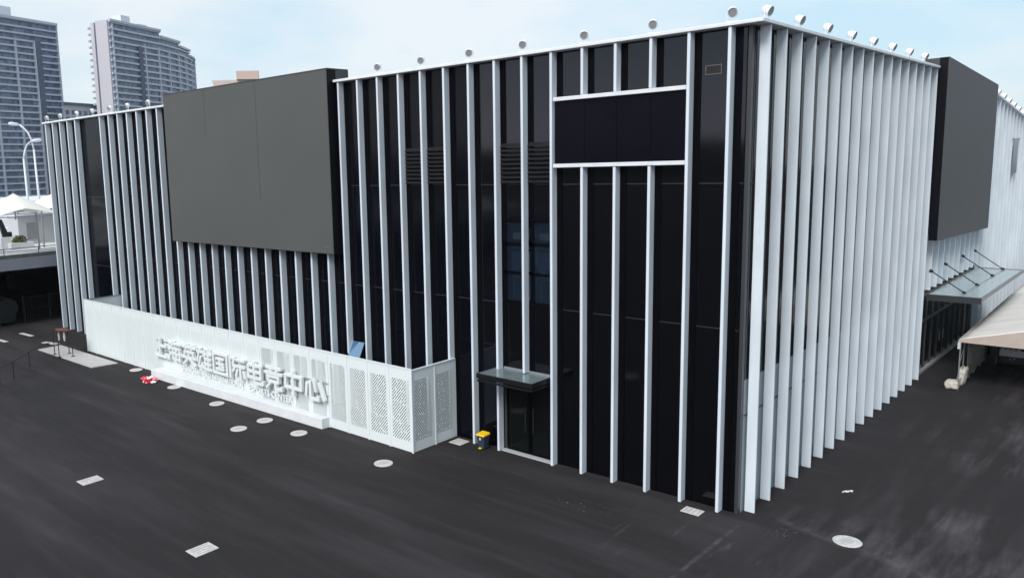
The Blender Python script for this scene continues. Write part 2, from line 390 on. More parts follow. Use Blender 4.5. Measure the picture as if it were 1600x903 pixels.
# slot vent
sv = MB(); x0, x1, z0, z1 = -1.72, -1.27, 13.50, 13.72
sv.box(x0-.03, x1+.03, YG-.03, YG-.002, z0-.03, z0).box(x0-.03, x1+.03, YG-.03, YG-.002, z1, z1+.03).box(x0-.03, x0, YG-.03, YG-.002, z0, z1).box(x1, x1+.03, YG-.03, YG-.002, z0, z1)
sv.build('vent_frame', mat('vent_metal', (.10, .09, .09), .5), bld)
MB().box(x0, x1, YG-.012, YG-.002, z0, z1).box(x0+.02, x0+.2, YG-.026, YG-.013, z0+.02, z1-.06).build('vent_opening', mat('vent_dark', (.008, .007, .007), .7), bld)
# corner post
MB().box(-.47, -.36, YG-.06, .47, 0, FT-.01).build('corner_post', CORNER, bld)
# cap
MB().box(SX1+.01, .06, -.06, .5, FT, FT+.11).build('roof_edge_cap', CAP, bld, bevel=.015)
MB().box(-50.15, SX0-.01, -.06, .5, FT, FT+.11).build('roof_edge_cap', CAP, bld, bevel=.015)
cp = MB().box(-.5, .06, .501, 21.2, FT, FT+.11); cp.build('roof_edge_cap', CAP, bld, bevel=.015)
cp = MB().hexa([(-.5,29.4,FT),(.06,29.4,FT),(.06,YE,r2top(YE)),(-.5,YE,r2top(YE)),(-.5,29.4,FT+.11),(.06,29.4,FT+.11),(.06,YE,r2top(YE)+.11),(-.5,YE,r2top(YE)+.11)])
cp.build('roof_edge_cap', CAP, bld, bevel=.015)
MB().box(-.5, .04, 21.21, 29.39, FT-.05, FT+.05).build('roof_edge_cap', CAP, bld)
# side fins and glass
SY0, SY1 = 20.98, 33.4
yfs = [T0+T*i for i in range(43)]
for i, y in enumerate(yfs):
    y0 = y-.06
    if i <= 16: z0, z1 = .0, FT
    elif y < 33.9: z0, z1 = 4.25, 6.9 if y < 33.0 else r2top(y)
    else: z0, z1 = 0, r2top(y)-.02
    fm = MB()
    if 34 < i < 37 and False: pass
    fm.box(-.31, 0, y0, y0+.065, z0, z1)
    fm.build('white_fin', FIN, bld, bevel=.012)
pan_y = [.475]+yfs
for i in range(len(pan_y)-1):
    a, b = pan_y[i], pan_y[i+1]
    zt = min(r2top(a), r2top(b))-.03
    if 21.3 < a < 33.5: zb = 4.2
    else: zb = 0
    g = MB()
    if i <= 17 and zb == 0:
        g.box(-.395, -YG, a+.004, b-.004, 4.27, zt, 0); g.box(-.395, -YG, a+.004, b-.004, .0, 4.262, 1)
        g.box(-YG+.001, -YG+.012, a+.01, b-.01, 3.12, 3.15, 2); g.box(-YG+.001, -YG+.012, a+.01, b-.01, 10.2, 10.23, 2)
    else: g.box(-.395, -YG, a+.004, b-.004, zb, zt, 1 if i > 17 else 0)
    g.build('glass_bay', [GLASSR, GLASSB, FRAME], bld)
# small high window in the far side wall
wv = MB().box(.01, .05, 42.0, 44.6, 11.5, 11.62).box(.01, .04, 42.4, 44.2, 9.35, 11.5)
wv.build('window', [mat('far_window', (.16, .18, .21), .3)], bld)
# storefront under the glass canopy
st = MB().box(-.39, -.35, 21.9, 33.6, .12, 4.0, 0)
for k in range(10):
    y = 21.9+k*1.3; st.box(-.35, -.30, y-.04, y+.04, .12, 4.0, 1)
st.box(-.35, -.30, 21.9, 33.6, 2.55, 2.65, 1).box(-.35, -.30, 21.9, 33.6, 3.9, 4.0, 1)
st.build('storefront', [mat('shop_glass', (.006, .009, .010), .08), mat('shop_frame', (.05, .055, .06), .4)], bld)
MB().box(-.42, -.18, 21.5, 33.6, 0, .12).build('threshold', mat('threshold_grey', (.30, .31, .32), .7), bld)
for y in (26.1, 26.9):
    MB().box(-.29, -.24, y, y+.04, 1.0, 1.5).build('door_handle', GREYM, bld)
# side canopy
cn = MB()
for k in range(8):
    y0 = 21.55+k*1.5; cn.box(-.02, 2.10, y0+.012, y0+1.488, 4.06, 4.085)
cano = cn.build('side_canopy', CANG, bld)
MB().box(-.02, 2.18, 21.45, 21.55, 3.84, 4.14).build('end_fascia', mat('fascia_dark', (.03, .035, .04), .45), cano)
MB().box(2.10, 2.18, 21.55, 33.6, 3.94, 4.11).box(-.02, 2.18, 33.6, 33.7, 3.94, 4.11).build('canopy_frame', mat('canopy_frame_grey', (.15, .17, .18), .4), cano)
b_ = MB()
for k in range(1, 8): b_.box(-.02, 2.10, 21.55+k*1.5-.03, 21.55+k*1.5+.03, 3.96, 4.055)
b_.build('canopy_ribs', mat('canopy_rib_grey', (.22, .24, .25), .4), cano)
for y in (22.9, 26.0, 30.1, 33.3):
    MB().tube([(-.05, y-.9, 5.25), (1.25, y, 4.12)], .026, 8).tube([(1.2, y-.04, 4.16), (1.3, y+.03, 4.1)], .07, 8).tube([(-.05, y-.9, 5.25), (.05, y-.84, 5.18)], .07, 8).build('tie_rod', BLK, cano)
# front door with its canopy
CY = -.95
MB().box(-9.70, -7.24, CY, .34, 3.235, 3.265).build('door_canopy', mat('canopy_top_glass', (.15, .19, .20), .15, var=.1, vscale=2), bld)
dc = [o for o in bld.children if o.name.startswith('door_canopy')][0]
BLKC = mat('canopy_black', (.008, .009, .010), .35, spec=.3)
MB().box(-9.74, -7.20, CY-.05, CY-.002, 3.08, 3.275).box(-9.74, -9.702, CY-.002, .30, 3.08, 3.275).box(-7.238, -7.20, CY-.002, .30, 3.08, 3.275).box(-9.68, -7.26, CY+.01, .30, 3.12, 3.23).box(-9.72, -7.22, CY-.04, CY+.02, 2.96, 3.03).box(-7.26, -7.22, CY+.02, .30, 2.96, 3.03).build('canopy_frame', BLKC, dc, bevel=.01)
MB().box(-8.50, -8.47, CY+.002, .34, 3.267, 3.277).box(-9.40, -7.24, .27, .33, 3.267, 3.33).build('canopy_seam', GREYM, dc)
dx0, dx1 = -9.40, -7.12
vest = MB().box(dx0, dx1, 2.86, 2.895, .06, 3.0, 1).box(DX0, dx0, .41, 2.88, 0, 3.01, 1).box(DX1-.02, DX1-.001, .41, 2.88, 0, 3.01, 1).box(dx0, DX1-.02, .42, 2.85, .0, .05, 0)
vest.build('lobby', [ROOMF, mat('lobby_wall', (.05, .055, .055), .6)], bld)
for a_, b_ in ((dx0+.1, -8.26), (-8.22, dx1)):
    d = MB().box(a_, b_, YG+.01, YG+.03, .14, 2.98).build('door', DOORG, bld)
    MB().box(a_, a_+.06, YG-.02, YG+.05, .06, 3.0).box(b_-.06, b_, YG-.02, YG+.05, .06, 3.0).box(a_+.06, b_-.06, YG-.02, YG+.05, .06, .14).box(a_+.06, b_-.06, YG-.02, YG+.05, 2.9, 3.0).build('door_frame', FRAME, d)
    hx = -8.42 if b_ < -8.2 else -8.06
    MB().tube([(hx, YG-.07, .9), (hx, YG-.07, 1.9)], .02, 8).build('door_handle', BLK, d)
MB().box(-9.45, -7.1, .12, .34, 0, .05).build('threshold', mat('door_sill', (.42, .43, .45), .5), bld)
# tilted-out window above the fence
wt = MB().hexa([(-18.12,-.10,2.42),(-17.28,-.10,2.42),(-17.28,-.06,2.42),(-18.12,-.06,2.42),(-18.12,.30,3.18),(-17.28,.30,3.18),(-17.28,.335,3.18),(-18.12,.335,3.18)]).build('tilted_window', mat('sky_blue_mirror_glass', (.30, .45, .62), .03, metal=1), bld)
MB().bar((-18.12,-.10,2.42),(-18.12,.30,3.18),.04).bar((-17.28,-.10,2.42),(-17.28,.30,3.18),.04).bar((-18.12,-.10,2.42),(-17.28,-.10,2.42),.04).build('window_frame', FRAME, wt)

# ------------------------------------------------------------------ LED screens
s1 = thing('led_screen', (-25.4, 0, 7.2), 'huge grey blank LED screen with a black casing on the long front facade', 'screen')
d1 = MB()
npn = 3
d1.box(SX0, SX1-.02, -.38, -.36, 7.22, 15.30)
d1.build('display', SCREEN, s1)
ln = MB()
for x in (-28.3, -23.75): ln.box(x-.018, x+.018, -.3825, -.3805, 9.6 if x > -25 else 13.0, 15.29)
ln.build('panel_joint', mat('panel_joint', (.045, .046, .047), .7), s1)
MB().box(SX0, SX1, -.358, .28, 7.20, 15.30, 0).box(SX0, SX1, .281, .84, FT+.13, 15.30, 0).build('casing', CASE, s1)
MB().box(SX0-.02, SX1+.02, -.39, .86, 15.302, 15.36).box(SX1+.002, SX1+.03, .12, .86, FT+.16, 15.30).build('casing_top', TRIM, s1)
MB().box(SX1-.6, SX1-.25, -.3825, -.3805, 7.50, 7.56).build('maker_plate', mat('plate', (.10, .10, .10), .5), s1)
s2 = thing('led_screen', (.3, 27, 6.5), 'dark grey blank LED screen on the right side facade above the glass canopy', 'screen')
MB().hexa([(.36,SY0,6.80),(.38,SY0,6.80),(.38,SY1,6.47),(.36,SY1,6.47),(.36,SY0,15.24),(.38,SY0,15.24),(.38,SY1,14.56),(.36,SY1,14.56)]).build('display', SCREENR, s2)
MB().hexa([(.012,SY0,6.79),(.359,SY0,6.79),(.359,SY1,6.46),(.012,SY1,6.46),(.012,SY0,15.23),(.359,SY0,15.23),(.359,SY1,14.55),(.012,SY1,14.55)]).build('casing', CASE, s2)
MB().hexa([(-.6,SY0,FT+.12),(.010,SY0,FT+.12),(.010,SY1,14.1),(-.6,SY1,14.1),(-.6,SY0,15.22),(.010,SY0,15.22),(.010,SY1,14.54),(-.6,SY1,14.54)]).build('casing_top', TRIM, s2)

# ------------------------------------------------------------------ roof floodlights
def floodlight():
    t = thing('floodlight', (0,0,0), 'x', 'floodlight', 'white floodlights along the roof edge')
    MB().box(-.09, .09, -.06, .06, 0, .02).tube([(-.17,0,.02),(-.17,0,.34)], .014, 6).tube([(.17,0,.02),(.17,0,.34)], .014, 6).box(-.18, .18, -.02, .02, .02, .04).build('bracket', STEEL, t)
    dv = Vector((0, -math.cos(R(24)), -math.sin(R(24)))); c0 = Vector((0, 0, .34))
    h = MB().tube([c0+dv*.14, c0+dv*.13, c0-dv*.06, c0-dv*.13], [.15,.152,.145,.09], 20).build('lamp_head', STEEL, t)
    MB().tube([c0+dv*.142, c0+dv*.150], [.125,.125], 20).build('lens', LENS, h)
    MB().tube([c0+dv*.165, c0+dv*.141], [.155,.155], 20, caps=False).build('rim', LENSD, h)
    return t
proto = floodlight()
ords = ['first','second','third','fourth','fifth','sixth','seventh','eighth','ninth','tenth','eleventh','twelfth','thirteenth','fourteenth']
first = True
def place_fl(x, y, z, rz, label, tilt=0):
    global first
    o = proto if first else copy_tree(proto)
    first = False
    o.scale = (.86, .86, .9); o.location = (x, y, z); o.rotation_euler = (tilt, 0, rz); o['label'] = label
for k in range(7):
    x = -(S0+S*2*k)+.06; place_fl(x, .12, FT+.112, R(random.uniform(22, 38)), f'white roof floodlight over the front facade, {ords[k]} one left of the near corner')
for k, x in enumerate((-35.05,-37.57,-39.84,-42.36,-44.67,-47.33,-49.62)):
    place_fl(x, .12, FT+.112, R(random.uniform(-12, 20)), f'white roof floodlight left of the big front screen, {ords[k]} one counted from the screen')
for k in range(9):
    y = T0+T*2*k*1.03; 
    if y > 20.9: break
    place_fl(-.16, y, FT+.112, R(90+random.uniform(-4, 4)), f'white roof floodlight over the right side facade, {ords[k]} one counted from the near corner', tilt=0)
for k in range(7):
    y = 36.9+k*1.9; place_fl(-.16, y, r2top(y)+.112, R(90+random.uniform(-4, 4)), f'white roof floodlight beyond the side screen, {ords[k]} one counted from the screen')

# ------------------------------------------------------------------ perforated fence box
FX0, FX1, FY = -40.5, -11.85, -2.33
fe = thing('perforated_fence', (FX1, FY, 0), 'white perforated metal screen wall enclosing a strip before the front facade', 'fence')
npan = 23; pw = (FX1-FX0)/npan
for k in range(npan):
    x1 = FX1-k*pw; x0 = x1-pw
    MB().box(x0+.012, x1-.012, FY, FY+.02, .02, 3.30).build('perforated_panel', PERF if k < 8 else PERFF, fe)
    MB().box(x0-.03, x0+.03, FY-.025, FY-.002, .0, 3.29).build('joint_post', FENCEF, fe)
for k in range(2):
    y0 = FY+.03+k*1.29; MB().box(FX1-.02, FX1, y0+.012, y0+1.278, .02, 3.26).build('perforated_panel', PERF, fe)
MB().box(FX1+.002, FX1+.02, FY+1.29, FY+1.35, 0, 3.25).build('joint_post', FENCEF, fe)
MB().box(FX1-.035, FX1+.035, FY-.035, FY+.028, 0, 3.33).build('corner_post', FENCEF, fe, bevel=.008)
MB().box(FX0-.035, FX1-.037, FY-.02, FY+.06, 3.302, 3.345).box(FX1-.05, FX1+.03, FY+.03, .22, 3.27, 3.31).build('top_rail', FENCEF, fe)
MB().box(FX0-.02, FX0, FY+.001, .25, 0, 3.28).build('end_panel', FENCEF, fe)
MB().box(FX0-.03, FX0+.03, FY+.06, .25, 3.281, 3.32).build('top_rail', GREYM, fe)
bk = MB()
for k in range(12): bk.box(FX0+k*2.49, FX0+k*2.49+.06, FY+.03, FY+.09, 0, 3.28)
bk.box(FX0, FX1-.05, FY+.03, FY+.07, 2.92, 2.98).box(FX0, FX1-.05, FY+.03, FY+.07, .3, .36)
bk.build('back_frame', GREYM, fe)
# low plinth in front of it
pl = MB().hexa([(-31.0,-3.08,0),(-16.85,-2.76,0),(-16.85,-2.36,0),(-31.0,-2.36,0),(-31.0,-3.08,.46),(-16.85,-2.76,.46),(-16.85,-2.36,.46),(-31.0,-2.36,.46)])
tag(pl.build('sign_plinth', PLINTH, bevel=.015), 'long low white plinth on the asphalt beneath the large Chinese letters', 'plinth')

# lettering
def text_mesh(txt, offset=0.0, extrude=.05):
    c = bpy.data.curves.new('txt', 'FONT'); c.body = txt; c.size = 1; c.offset = offset; c.extrude = extrude; c.resolution_u = 2
    o = bpy.data.objects.new('txt', c); COL.objects.link(o)
    dg = bpy.context.evaluated_depsgraph_get(); me = bpy.data.meshes.new_from_object(o.evaluated_get(dg))
    bpy.data.objects.remove(o); bpy.data.curves.remove(c); return me
def place_text(name, txt, x0, x1, z0, z1, yb, depth, parent, offset=0.0, bbox=None, m_=WHITE):
    me = text_mesh(txt, offset, .5)
    xs = [v.co.x for v in me.vertices]; ys = [v.co.y for v in me.vertices]
    ax, bx, ay, by = min(xs), max(xs), min(ys), max(ys)
    off = wloc(parent)
    for v in me.vertices:
        x = x0+(v.co.x-ax)/(bx-ax)*(x1-x0); z = z0+(v.co.y-ay)/(by-ay)*(z1-z0); y = yb-depth*(v.co.z+.5)
        v.co = (x-off.x, y-off.y, z-off.z)
    me.materials.clear(); me.materials.append(m_)
    bm = bmesh.new(); bm.from_mesh(me); bmesh.ops.remove_doubles(bm, verts=bm.verts, dist=.0005); bmesh.ops.recalc_face_normals(bm, faces=bm.faces); bm.to_mesh(me); bm.free()
    o = bpy.data.objects.new(name, me); COL.objects.link(o); o.parent = parent; me.name = name
    return o
sg = thing('sign_lettering', (-24, -2.36, .46), 'large raised white Chinese characters with a small English line below on the fence', 'sign')
cx0, cx1 = -31.45, -16.80; cw = (cx1-cx0)/10
def H(a, b, y): return (a-.65, y, b+.65, y)
def V(x, a, b): return (x, a-.55, x, b+.55)
GL = [
 [V(4.2,1,9.4), H(4.9,8.6,6), H(.6,9.4,.8)],
 [(.5,9.6,2,8.2), (.2,6.4,1.8,5.2), (.3,.2,2,3.8), (4.2,10.2,3,7.4), H(4,9.4,8.7), V(4,1.6,6.2), V(8.8,.8,6.2), H(4.4,8.4,6.5), H(3.4,9.6,4), H(4.4,8.4,1.3), (6,6,6.7,4.8), (6,3.4,6.7,2)],
 [H(.8,9.2,8.8), V(3,8.2,9.6), V(7,8.2,9.6), H(2.4,7.6,6.6), V(2,4.2,6.2), V(8,4.2,6.2), H(.6,9.4,3.8), V(5,4.4,7), (5,4,.8,.2), (5,4,9.2,.2)],
 [H(.6,4.2,8.2), (2.2,10.2,.2,3.2), (2.8,6.2,1.2,1.4), H(1.5,3.8,1.3), (3.3,3.4,4.5,.5), (6.2,10.2,4.7,6.6), V(5.7,.5,7.4), H(6,9.4,7.8), (7.6,10,8.2,8), V(7.9,1.2,7.4), H(6,9.2,5.4), H(6,9.2,3.1), H(6,9.6,.7)],
 [V(.7,.4,9), V(9.3,.4,9), H(1,9,9.3), H(1,9,.5), H(3,7,7.2), H(3.2,6.8,4.9), H(3,7,2.5), V(5,2.8,7), (6.3,4.3,7.1,3.1)],
 [V(.8,.4,9), H(1.2,3.2,9.2), (3.7,9.2,2.5,6.6), (2.5,6.8,3.8,4.6), (3.8,4.8,2,3.1), H(5.4,9,8.8), H(5,9.4,6), V(7.2,.6,5.6), (5.5,4.6,4.5,1.2), (8.9,4.6,9.9,1.2)],
 [V(1.2,3.2,7.8), V(8.3,3.2,7.8), H(1.6,8,8.2), H(1.6,8,5.5), H(1.6,8,2.8), V(4.7,1,9.6), H(5.2,9.2,.7), V(9.5,1.2,1.8)],
 [H(1.6,8.4,9.2), V(5,9.2,9.8), (3.2,8.8,3.8,7.3), (6.9,8.8,6.3,7.3), H(.7,9.3,7), H(2.6,7.4,5.6), H(2.6,7.4,3.5), V(2.2,3.8,5.4), V(7.8,3.8,5.4), (4,3.6,1,.2), V(6.2,1.1,3.2), H(6.6,9.2,.7), V(9.4,1.1,1.6)],
 [V(1,3.2,7.8), V(9,3.2,7.8), H(1.4,8.6,8), H(1.4,8.6,3), V(5,.3,9.7)],
 [(1.6,7,.9,1.4), V(3.2,1.2,7.6), H(3.6,6.8,.9), V(7,1.2,1.8), (4.9,9.4,5.9,4), (7.4,8.4,9.7,1.2)],
]
for i, strokes in enumerate(GL):
    g = MB(); gx = cx0+i*cw+.02; sx = (cw-.06)/10; sz = 1.10/10; zb = 1.06
    for k, (a, b, c, d) in enumerate(strokes):
        p = Vector((gx+a*sx, zb+b*sz)); q_ = Vector((gx+c*sx, zb+d*sz)); dr = (q_-p).normalized(); nn = Vector((-dr.y, dr.x))
        w2 = (.082 if abs(dr.x) < .7 else .068); y0 = FY-.24-.003*k; y1 = FY-.10
        cs = [p-nn*w2, q_-nn*w2, q_+nn*w2, p+nn*w2]
        g.hexa([(v.x, y0, v.y) for v in cs]+[(v.x, y1, v.y) for v in cs])
    g.build('character', WHITE, sg, bevel=.006)
stf = MB()
for i in range(10):
    for dx in (-.35, .35): stf.box(cx0+(i+.5)*cw+dx-.015, cx0+(i+.5)*cw+dx+.015, FY-.14, FY-.03, 1.4, 1.43)
stf.box(cx0, cx1, FY-.06, FY-.028, 1.35, 1.40).box(cx0, cx1, FY-.06, FY-.028, 1.9, 1.95)
stf.build('mounting_rail', GREYM, sg)
place_text('small_lettering', 'SHANGHAI HERO INTERNATIONAL', -28.9, -23.1, .60, .92, FY-.05, .04, sg, offset=.02)
place_text('small_lettering', 'ESPORTS CENTER', -22.7, -19.3, .60, .92, FY-.05, .04, sg, offset=.02)

# ------------------------------------------------------------------ covers on the ground
def round_cover(x, y, label, r=.36, rot=0):
    t = thing('manhole_cover', (x, y, 0), label, 'cover', 'round pale covers in the asphalt')
    MB().tube([(x,y,.004),(x,y,.022),(x,y,.03)], [r, r, r-.02], 28).build('lid', CONC, t)
    g = MB().tube([(x,y,.0302),(x,y,.034)], [r*.45, r*.45], 20, mi=0)
    g.box(x-.05, x+.05, y-r*.75, y-r*.62, .0302, .034); g.box(x-.05, x+.05, y+r*.62, y+r*.75, .0302, .034)
    g.build('lid_marks', CONCD if r < .3 else mat('cover_mark', (.42, .41, .40), .9), t)
def sq_cover(x, y, label, sx=.62, sy=.52, rot=0, n=4):
    t = thing('drain_cover', (0,0,0), label, 'cover', 'square pale covers in the asphalt')
    t.location = (x, y, 0)
    a = MB().box(x-sx/2, x+sx/2, y-sy/2, y+sy/2, .004, .03).build('lid', CONC, t, bevel=.006)
    g = MB()
    for k in range(n):
        xx = x-sx/2+(k+.7)*sx/(n+.4); g.box(xx-.012, xx+.012, y-sy*.4, y+sy*.4, .0302, .033)
    g.build('lid_joints', CONCD, t)
    t.rotation_euler[2] = rot
round_cover(-11.96, -3.85, 'pale round cover on the asphalt nearest the fence corner')
round_cover(-17.22, -3.73, 'pale round cover just off the right end of the plinth')
round_cover(-19.73, -5.05, 'pale round cover farthest out from the plinth')
round_cover(-19.80, -3.62, 'pale round cover beside the plinth under the small English letters')
round_cover(-23.78, -3.55, 'pale round cover beside the middle of the long plinth')
round_cover(-28.18, -3.30, 'pale round cover just right of the red crumpled bag')
round_cover(-33.29, -2.80, 'pale round cover beside the fence left of the plinth')
round_cover(2.70, .50, 'pale round cover alone on the asphalt right of the building corner', r=.38)
sq_cover(-18.96, -12.03, 'pale square cover farthest left in the open asphalt', .58, .78, rot=R(0))
sq_cover(-11.03, -12.23, 'pale square cover in the foreground asphalt at the bottom edge', .58, .78, rot=R(0))
sq_cover(-1.49, -.42, 'pale square cover at the foot of the fins near the building corner', .6, .45)
sq_cover(-11.31, -.22, 'pale square cover between the fence corner and the yellow-lidded bin', .6, .6)
# litter
lt = MB()
for k in range(6): lt.box(1.5+k*.04, 1.54+k*.04, 4.12+k*.05, 4.2+k*.05, .005+.02*math.sin(k*2), .03+.02*abs(math.sin(k*2)))
tag(lt.build('paper_scrap', WHITE), 'small white paper scrap on the asphalt beside the side fins', 'litter')

def blob(name, c, sx, sy, sz, mats, amp=.35, fr=2.2, sub=4, seed=0, parent=None, flat=True, split=None):
    bm = bmesh.new(); bmesh.ops.create_icosphere(bm, subdivisions=sub, radius=1)
    for v in bm.verts:
        n_ = noise.noise(v.co*fr+Vector((seed, seed*2, 0)))+.5*noise.noise(v.co*fr*2.3+Vector((seed, 0, 5)))
        v.co *= 1+amp*n_
        v.co.x *= sx; v.co.y *= sy; v.co.z = v.co.z*sz
        v.co.z = max(-sz*.55, v.co.z)+sz*.55
    for f in bm.faces:
        f.smooth = not flat
        if split and split(f.calc_center_median()): f.material_index = 1
    me = bpy.data.meshes.new(name); bm.to_mesh(me); bm.free()
    for m_ in mats: me.materials.append(m_)
    o = bpy.data.objects.new(name, me); COL.objects.link(o); o.location = c
    return o
rb = blob('crumpled_bag', (-30.3, -3.55, 0.002), .50, .34, .16, [mat('red_plastic', (.62, .02, .05), .4), mat('white_plastic', (.8, .78, .78), .4)], amp=.5, fr=2.6, seed=3, split=lambda c: noise.noise(c*5+Vector((3, 1, 0))) > .12)
tag(rb, 'crumpled red and white bag lying at the left end of the plinth', 'bag')

# bin
bn = thing('wheelie_bin', (-10.13, -.17, 0), 'small dark blue bin with a yellow lid between two fins', 'bin')
BB = mat('bin_blue', (.030, .042, .068), .5, var=.1); BY = mat('bin_yellow', (.85, .52, .01), .4)
bx, by = -10.13, -.17
MB().hexa([(bx-.19,by-.17,.05),(bx+.19,by-.17,.05),(bx+.19,by+.19,.05),(bx-.19,by+.19,.05),(bx-.245,by-.23,.72),(bx+.245,by-.23,.72),(bx+.245,by+.25,.72),(bx-.245,by+.25,.72)]).build('bin_body', BB, bn, bevel=.02)
MB().hexa([(bx-.28,by-.29,.722),(bx+.28,by-.29,.722),(bx+.28,by+.28,.76),(bx-.28,by+.28,.76),(bx-.25,by-.25,.80),(bx+.25,by-.25,.80),(bx+.23,by+.26,.86),(bx-.23,by+.26,.86)]).build('lid', BY, bn, bevel=.02)
MB().box(bx-.05, bx+.04, by-.238, by-.226, .50, .64).build('sticker', mat('bin_sticker', (.55, .58, .62), .5), bn)
MB().box(bx-.08, bx+.08, by-.30, by-.18, .05, .10).build('foot_pedal', BY, bn, bevel=.01)
for sx in (-1, 1): MB().tube([(bx+sx*.17,by+.2,.07),(bx+sx*.22,by+.2,.07)], .07, 14).build('wheel', BLK, bn)

bn.scale = (.76, .76, .76)

# ------------------------------------------------------------------ left: ramp plate, railing, stand
RM = mat('ramp_plate', (.46, .44, .43), .6, var=.12, vscale=4, stretch=(.3, 3, 1))
rp = thing('ramp_plate', (-39.6, -3.5, 0), 'long pale ribbed metal plate on the asphalt left of the fence', 'plate')
g = MB().hexa([(-43.5,-4.3,0.003),(-35.86,-4.24,.003),(-35.66,-2.73,.003),(-43.6,-2.78,.003),(-43.5,-4.3,.05),(-35.86,-4.24,.05),(-35.66,-2.73,.05),(-43.6,-2.78,.05)]); g.build('plate', RM, rp)
g = MB()
for k in range(7): y = -4.15+k*.21; g.box(-43.4, -35.95, y-.012, y+.012, .0502, .062)
g.build('ribs', mat('plate_rib', (.36, .35, .35), .6), rp)
MB().bar((-45.2,-3.25,.10),(-43.7,-2.95,.12),.35,.05).build('edge_strip', RM, rp)
hr = thing('handrail', (-38, -7.3, 0), 'thin black metal handrail on short posts at the left edge', 'railing')
P = [(-36.15,-9.2),(-36.96,-8.17),(-38.86,-6.58)]
tops = [(x, y, .98) for x, y in P]
MB().tube([(-34.6,-11.1,.98)]+tops+[(-40.35,-5.1,.95),(-40.6,-4.7,.9)], .036, 8).build('top_rail', BLK, hr, smooth=True)
for x, y in P+[(-35.3,-10.2)]:
    po = MB().tube([(x,y,0),(x,y,.97)], .032, 8).build('post', BLK, hr); MB().tube([(x,y,0),(x,y,.02)], .11, 14).build('foot_plate', BLK, po)
sn = thing('metal_stand', (-40.0, -4.1, 0), 'tall black metal frame with a rusty red top standing on the ribbed plate', 'stand')
for x, y in ((-40.09,-4.34),(-39.55,-3.72),(-41.1,-4.2),(-40.6,-3.5)):
    po = MB().tube([(x,y,.05),(x,y,1.62)], .028, 8).build('leg', BLK, sn); MB().tube([(x,y,.05),(x,y,.07)], .12, 14).build('foot_plate', BLK, po)
tp = MB().bar((-41.1,-4.2,1.62),(-40.09,-4.34,1.62),.05).bar((-40.6,-3.5,1.62),(-39.55,-3.72,1.62),.05).bar((-41.1,-4.2,1.62),(-40.6,-3.5,1.62),.05).bar((-40.09,-4.34,1.62),(-39.55,-3.72,1.62),.05)
tp.build('top_frame', BLK, sn)
MB().prism([(-40.95,-4.12),(-40.15,-4.24),(-39.7,-3.75),(-40.5,-3.6)], 1.645, 1.70).build('red_top', mat('rusty_red', (.16, .05, .045), .7, var=.5, vscale=6), sn)
for x, y in ((-40.5,-4.1),(-40.05,-3.95)): MB().tube([(x,y,1.0),(x,y,1.25),(x,y,1.45),(x,y,1.60)], [.04,.07,.045,.02], 10).build('hanging_bottle', mat('pale_plastic', (.55, .53, .52), .5), sn)
for i, (x, y) in enumerate(((-49.38,-2.78),(-48.81,-4.72))):
    tag(MB().hexa([(x-.9,y-.22,.003),(x+.9,y-.1,.003),(x+.9,y+.18,.003),(x-.9,y+.05,.003),(x-.9,y-.22,.03),(x+.9,y-.1,.03),(x+.9,y+.18,.03),(x-.9,y+.05,.03)]).build('pale_slab', CONC), ['pale slab lying on the asphalt before the dark underpass', 'pale slab lying on the asphalt at the left picture edge'][i], 'slab')

# ------------------------------------------------------------------ elevated deck on the left
DK = mat('deck_concrete', (.62, .63, .64), .8, var=.12, vscale=.25, bump=.2, bscale=4)
DKF = mat('deck_fascia', (.26, .28, .33), .7, var=.08, vscale=.6)
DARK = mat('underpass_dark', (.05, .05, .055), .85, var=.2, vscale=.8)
dk = thing('elevated_plaza', (-53, 0, 0), 'elevated concrete plaza deck with grey fascia left of the building', 'deck')
MB().box(-170, -53.02, -70, 60, 4.32, 5.08).build('deck_slab', DK, dk)
MB().box(-53.0, -52.9, -70, 60, 4.27, 5.10).build('fascia', DKF, dk)
rl = MB().box(-53.6, -53.1, -70, 60, 5.10, 5.38)
for k in range(52): rl.box(-53.16, -53.12, -70+k*2.5, -69.95+k*2.5, 5.38, 5.85)
rl.box(-53.17, -53.11, -70, 60, 5.82, 5.87).box(-53.16, -53.12, -70, 60, 5.62, 5.65).box(-53.16, -53.12, -70, 60, 5.48, 5.51)
rl.build('railing', mat('planter_dark', (.10, .11, .10), .8, var=.35, vscale=2), dk)
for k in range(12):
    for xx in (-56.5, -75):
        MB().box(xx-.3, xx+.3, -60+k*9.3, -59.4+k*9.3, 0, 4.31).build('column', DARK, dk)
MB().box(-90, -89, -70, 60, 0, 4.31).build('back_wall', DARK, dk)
for i, (x, h) in enumerate(((-66, .9), (-78, .8), (-96, .9), (-120, 1.0))):
    MB().box(x-.15, x+.15, -70, 60, 5.085, 5.08+h).build('parapet', mat('parapet_white', (.74, .75, .76), .7, var=.05), dk)
for k, (y0) in enumerate((-8.6, -6.5, -4.6, -2.7, -.7)):
    MB().box(-63.2, -62.8, y0, y0+.5, 5.085, 5.9).build('pillar', DK, dk)
